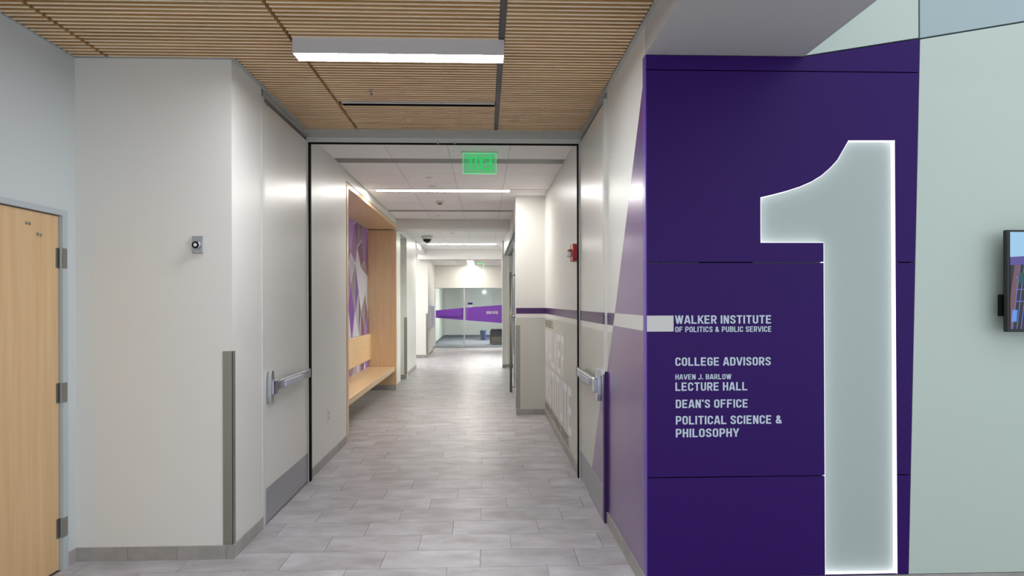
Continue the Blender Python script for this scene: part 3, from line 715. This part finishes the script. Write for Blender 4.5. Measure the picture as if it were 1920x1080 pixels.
mk('head', MB().cyl((-.815, 5.07, CZ - .005), (-.815, 5.07, CZ - .020), .007, .005).cyl((-.815, 5.07, CZ - .020), (-.815, 5.07, CZ - .032), .0025).cyl((-.815, 5.07, CZ - .032), (-.815, 5.07, CZ - .035), .015), chrome, sp, smooth=True)
mk('bulb', MB().cyl((-.808, 5.066, CZ - .018), (-.808, 5.066, CZ - .032), .003), red_m, sp)
dc = thing('security_camera', (-1.31, 16.0, CZ - .002), 'dark dome security camera hanging in the second ceiling bay', 'security camera')
mk('base', MB().lathe((-1.31, 16.0, CZ - .002), (0, 0, -1), [(.13, 0), (.13, .05), (.10, .07)], 24), white_pl, dc, smooth=True)
mk('dome', MB().lathe((-1.31, 16.0, CZ - .068), (0, 0, -1), [(.10, 0), (.088, .04), (.06, .07), (.02, .09), (.001, .092)], 24), mat('smoked_dome', (12, 12, 14), 0.15), dc, smooth=True)

# exit signs
def exit_sign(x0, x1, y, zt, zb, label, ceil, far=False):
    e = thing('exit_sign', ((x0 + x1) / 2, y, ceil), label, 'exit sign')
    mk('canopy', MB().cbox((x0 - .015, y - .03, ceil - .010), (x1 + .015, y + .03, ceil - .0005), .003), white_pl, e)
    mk('panel', box((x0, y - .003, zb), (x1, y + .003, zt)), glass_m if far else acrylic_m, e, 'clear green edge-lit panel')
    if far: mk('lit_edge', MB().box((x1 - .02, y - .004, zb), (x1, y + .004, zt)).box((x0 + .02, y - .004, zt - .016), (x1 - .02, y + .004, zt)), green_edge, e); return
    mk('lit_edge', MB().box((x0 - .002, y - .004, zb - .003), (x1 + .002, y + .004, zb)).box((x0 - .003, y - .004, zb), (x0, y + .004, zt)).box((x1, y - .004, zb), (x1 + .003, y + .004, zt)).box((x0, y - .004, zt - .004), (x1, y + .004, zt)), green_edge, e)
    w_ = x1 - x0; h_ = zt - zb
    letters('EXIT', (x1 - w_ * .14, y + .003, zb + h_ * .16), (-1, 0, 0), (0, 0, 1), (0, 1, 0), h_ * .68, w_ * .72, green_e, e, .001)
exit_sign(-.216, .118, 7.1, 3.122, 2.914, 'green glowing exit sign hanging behind the doorway header', CZ)
exit_sign(-.29, -.03, 23.2, 2.93, 2.71, 'distant small green exit sign near the end wall', 2.965, True)

# ------------------------------------------------------------------ glass wall with door on the right
wg = root('window_1', (.57, 12.4, 0))
GX = .57
mk('pane', box((GX - .005, 10.26, .03), (GX + .005, 13.28, 2.80)), glass_m, wg)
mk('pane', box((GX - .005, 13.32, .03), (GX + .005, 17.19, 2.80)), glass_m, wg)
mk('window_frame', MB().box((.47, 10.25, 2.775), (.62, 17.2, 2.84)).box((GX - .025, 10.25, 0), (GX + .025, 17.2, .03)).box((GX - .02, 13.28, .03), (GX + .02, 13.32, 2.78)), alu, wg)
mk('head_gap', box((.500, 10.25, 2.772), (.512, 17.2, 2.776)), black_m, wg)
pl = thing('door_pull', (.47, 12.3, .04), 'tall steel ladder pull on the right glass door', 'door handle')
mk('tube', MB().cyl((.455, 12.3, .03), (.455, 12.3, 2.14), .021, n=16), steel, pl, smooth=True)
mk('bracket', MB().cyl((.455, 12.3, 2.09), (.565, 12.3, 2.09), .016).cyl((.455, 12.3, .12), (.565, 12.3, .12), .016).box((.47, 12.27, 1.34), (.565, 12.33, 1.40)), chrome, pl, smooth=True)
mk('inner_tube', MB().cyl((.62, 12.3, .03), (.62, 12.3, 2.14), .019, n=16), steel, pl, smooth=True)

# ------------------------------------------------------------------ end of the corridor: glass office front
struct('wall_end', MB().box((-4.4, 25.25, 2.150), (3.3, 25.4, 3.4)).box((-4.4, 25.25, 0), (-1.785, 25.4, 2.15)).box((2.6, 25.25, 0), (3.3, 25.4, 2.15)), paint)
baseboard('baseboard_end', [(-1.79, 22.95, -1.79, 25.2, 1, 0)])
wo = root('window_2', (-.5, 25.3, 0))
mk('pane', box((-1.775, 25.305, .02), (-.775, 25.317, 2.13)), glass_m, wo, 'left glass door pane')
mk('pane', box((-.70, 25.305, .02), (1.60, 25.317, 2.13)), glass_m, wo, 'right fixed glass pane')
mk('post', MB().box((-.768, 25.28, 0), (-.715, 25.34, 2.145)), alu, wo)
mk('window_frame', MB().box((-1.785, 25.29, 2.13), (-.768, 25.33, 2.150)).box((-.715, 25.29, 2.138), (2.6, 25.33, 2.150)).box((-1.785, 25.29, 0), (2.6, 25.33, .02)), alu, wo)
fo = lambda a, bb, t: (a, t, bb)
mk('purple_film', MB().prism([(-1.77, 1.07), (-.775, .985), (-.775, 1.428), (-1.77, 1.338)], fo, 25.300, 25.304), purple_glass, wo)
mk('purple_film', MB().prism([(-.70, .98), (1.6, .79), (1.6, 1.60), (-.70, 1.435)], fo, 25.300, 25.304), purple_glass, wo)
mk('film_edge', box((-.665, 25.298, .985), (-.645, 25.300, 1.43)), mat('lilac_line', (150, 110, 190), .4), wo)
mk('door_pull', MB().cyl((-1.65, 25.27, 1.108), (-.83, 25.27, 1.108), .010).cyl((-.80, 25.27, 1.14), (-.79, 25.27, 1.37), .010).cyl((-.83, 25.27, 1.108), (-.80, 25.27, 1.14), .010).cyl((-1.65, 25.25, 1.10), (-1.65, 25.30, 1.10), .022).cyl((-.79, 25.25, 1.38), (-.79, 25.30, 1.38), .022), mat('dark_purple_pull', (54, 20, 96), .3), wo)
ofs = thing('office_sign', (.27, 25.298, 1.2), 'small white office lettering on the purple band of the end glass', 'sign')
letters("DEAN'S OFFICE", (.06, 25.2995, 1.205), (1, 0, 0), (0, 0, 1), (0, -1, 0), .095, .42, white_pl, ofs)
lg = thing('logo_sticker', (-.53, 25.30, 1.48), 'small purple emblem sticker with white lines on the end glass', 'sticker')
mk('emblem', MB().prism([(-.614, 1.545), (-.442, 1.545), (-.442, 1.61), (-.48, 1.625), (-.53, 1.605), (-.57, 1.628), (-.614, 1.61)], fo, 25.300, 25.304), purple, lg)
mk('caption', MB().box((-.614, 25.3, 1.475), (-.442, 25.304, 1.505)).box((-.59, 25.3, 1.44), (-.46, 25.304, 1.455)), white_pl, lg)
# room behind the glass
of = struct('floor_office', box((-1.92, 25.40, -.03), (4.2, 33.1, -.004)), carpet_m)
cm = MB()
for i in range(12):
    for j in range(16):
        cm.box((-1.91 + i * .5 + .002, 25.41 + j * .48 + .002, -.004), (-1.91 + (i + 1) * .5 - .002, 25.41 + (j + 1) * .48 - .002, .0))
mk('carpet_tile', cm, carpet_m, of, kind='stuff')
struct('wall_office_left', box((-2.1, 25.40, 0), (-1.92, 33.05, 3.0)), office_paint); struct('wall_office_back', box((-2.1, 33.05, 0), (4.3, 33.2, 3.0)), office_paint); struct('wall_office_right', box((4.2, 25.4, 0), (4.3, 33.05, 3.0)), office_paint)
struct('ceiling_office', box((-2.1, 25.40, 2.75), (4.3, 33.2, 2.85)), act_m)
struct('baseboard_office', MB().box((-1.92, 25.41, 0), (-1.905, 33.05, .10)).box((-1.905, 33.03, 0), (4.2, 33.05, .10)), office_base)
office_fill = thing('office_fill_light', (.6, 28.5, 2.74), 'added unseen light panel brightening the far glass office', 'ceiling light')  # hidden panel added to brighten the office interior
mk('diffuser', box((-.6, 27.6, 2.725), (1.8, 29.4, 2.745)), mat('office_fill_glow', (255, 255, 255), .5, emit=(255, 252, 248), estr=15), office_fill)
dt = thing('wall_lamp', (-.02, 33.05, 2.12), 'small bright round lamp on the office back wall', 'lamp')
mk('lens', MB().lathe((-.02, 33.049, 2.12), (0, -1, 0), [(.035, 0), (.035, .02), (.001, .022)], 16), lens_m, dt)
tb = thing('trash_bin', (-.09, 30.3, 0), 'dark green waste bin on the office carpet behind the glass', 'bin')
mk('body', MB().prism([(-.19, 0), (.02, 0), (.045, .40), (-.215, .40)], lambda a, bb, t: (a, t, bb), 30.15, 30.45), bin_m, tb)
mk('rim', MB().cbox((-.225, 30.14, .385), (.055, 30.46, .405), .004), bin_m, tb)
mk('swing_lid', MB().prism([(-.16, .40), (-.08, .40), (-.12, .46)], lambda a, bb, t: (a, t, bb), 30.2, 30.4), bin_m, tb)
rb = thing('recycling_bin', (.10, 29.6, 0), 'narrow blue recycling bin beside the dark waste bin', 'bin')
mk('body', MB().prism([(-.02 + .01, 0), (.045, 0), (.045, .42), (-.02, .42)], lambda a, bb, t: (a, t, bb), 29.85, 30.13), blue_m, rb)
mk('rim', MB().box((-.024, 29.84, .41), (.048, 30.135, .43)), blue_m, rb)
ac = thing('armchair', (.60, 27.2, 0), 'dark plum and taupe lounge chair inside the office behind the glass', 'chair')
mk('backrest', MB().cbox((.22, 26.95, .30), (.98, 27.10, .60), .03), chair_dark, ac)
mk('lower_back', MB().cbox((.24, 26.96, .04), (.96, 27.12, .30), .015), chair_tan, ac)
mk('seat', MB().cbox((.24, 27.12, .18), (.96, 27.65, .40), .03), chair_tan, ac)
for xx in (.20, .96): mk('arm', MB().cbox((xx, 26.97, .02), (xx + .04, 27.65, .50), .01), chair_dark, ac)
for xx, yy in ((.28, 27.0), (.90, 27.0), (.28, 27.6), (.90, 27.6)): mk('leg', MB().cyl((xx, yy, .0), (xx, yy, .06), .015, n=10), chrome, ac)

# ------------------------------------------------------------------ television
tv = thing('television', (3.35, 3.78, 1.72), 'black wall-mounted television on the pale panel wall', 'television')
TX0, TX1, TY, TZ0, TZ1 = 2.858, 3.86, 3.72, 1.434, 1.994
mk('casing', MB().cbox((TX0, TY, TZ0), (TX1, TY + .030, TZ1), .004), mat('tv_black', (12, 13, 15), .3), tv)
mk('bracket', MB().box((TX0 + .04, TY + .03, TZ0 + .05), (TX1 - .05, TY + .06, TZ1 - .04)).box((3.1, TY + .06, 1.6), (3.6, YF + .001, 1.85)), black_m, tv)
mk('control_box', MB().cbox((TX0 - .012, TY + .032, 1.52), (TX0 + .05, TY + .055, 1.64), .003), black_m, tv)
def em(n, c, s=1.0): return mat(n, (10, 10, 10), .3, emit=c, estr=s)
scr = MB(); x0, x1, z0, z1 = TX0 + .018, TX1 - .018, TZ0 + .016, TZ1 - .012
scr.box((x0, TY - .0015, z0), (x1, TY - .0003, z1), 0)
yy = TY - .002
def q(pts, mi, d=0): scr.prism(pts, fxz, yy - .0002 * d, yy - .0002 * d - .0001, mi)
q([(x0, 1.845), (x1, 1.90), (x1, z1), (x0, z1)], 1)
q([(x0, 1.800), (x1, 1.84), (x1, 1.90), (x0, 1.845)], 2)
q([(x0, z0), (x1, z0), (x1, 1.84), (x0, 1.800)], 3)
q([(x0, z0), (x0 + .012, z0), (x0 + .055, 1.803), (x0 + .025, 1.801), (x0, 1.62)], 4, 1)
q([(x0 + .07, z0), (x1, z0), (x1, 1.70), (x0 + .10, 1.70)], 5, 1)
for kk in range(4): q([(x0 + .012 * kk * 2 + .01, z0), (x0 + .012 * kk * 2 + .014, z0), (x0 + .012 * kk * 2 + .058, 1.80), (x0 + .012 * kk * 2 + .054, 1.80)], 6, 2)
for zz in (1.60, 1.665, 1.73): q([(x0 + .03, zz), (x0 + .09, zz), (x0 + .09, zz + .004), (x0 + .03, zz + .004)], 6, 2)
q([(x0 + .006, 1.49), (x0 + .035, 1.49), (x0 + .04, 1.555), (x0 + .012, 1.555)], 7, 3)
q([(x0 + .045, 1.70), (x0 + .08, 1.70), (x0 + .08, 1.76), (x0 + .05, 1.76)], 8, 2)
mk('screen', scr, [black_m, em('tv_sky', (150, 195, 225), .8), em('tv_purple', (84, 72, 150), .7), em('tv_dark', (16, 18, 28), .8), em('tv_steel', (120, 80, 96), .6), em('tv_brick', (70, 26, 30), .8),
                   em('tv_frame', (96, 110, 190), .8), em('tv_blue', (90, 140, 220), .8), em('tv_green', (20, 70, 50), .8)], tv, 'lit screen showing a building under blue sky')
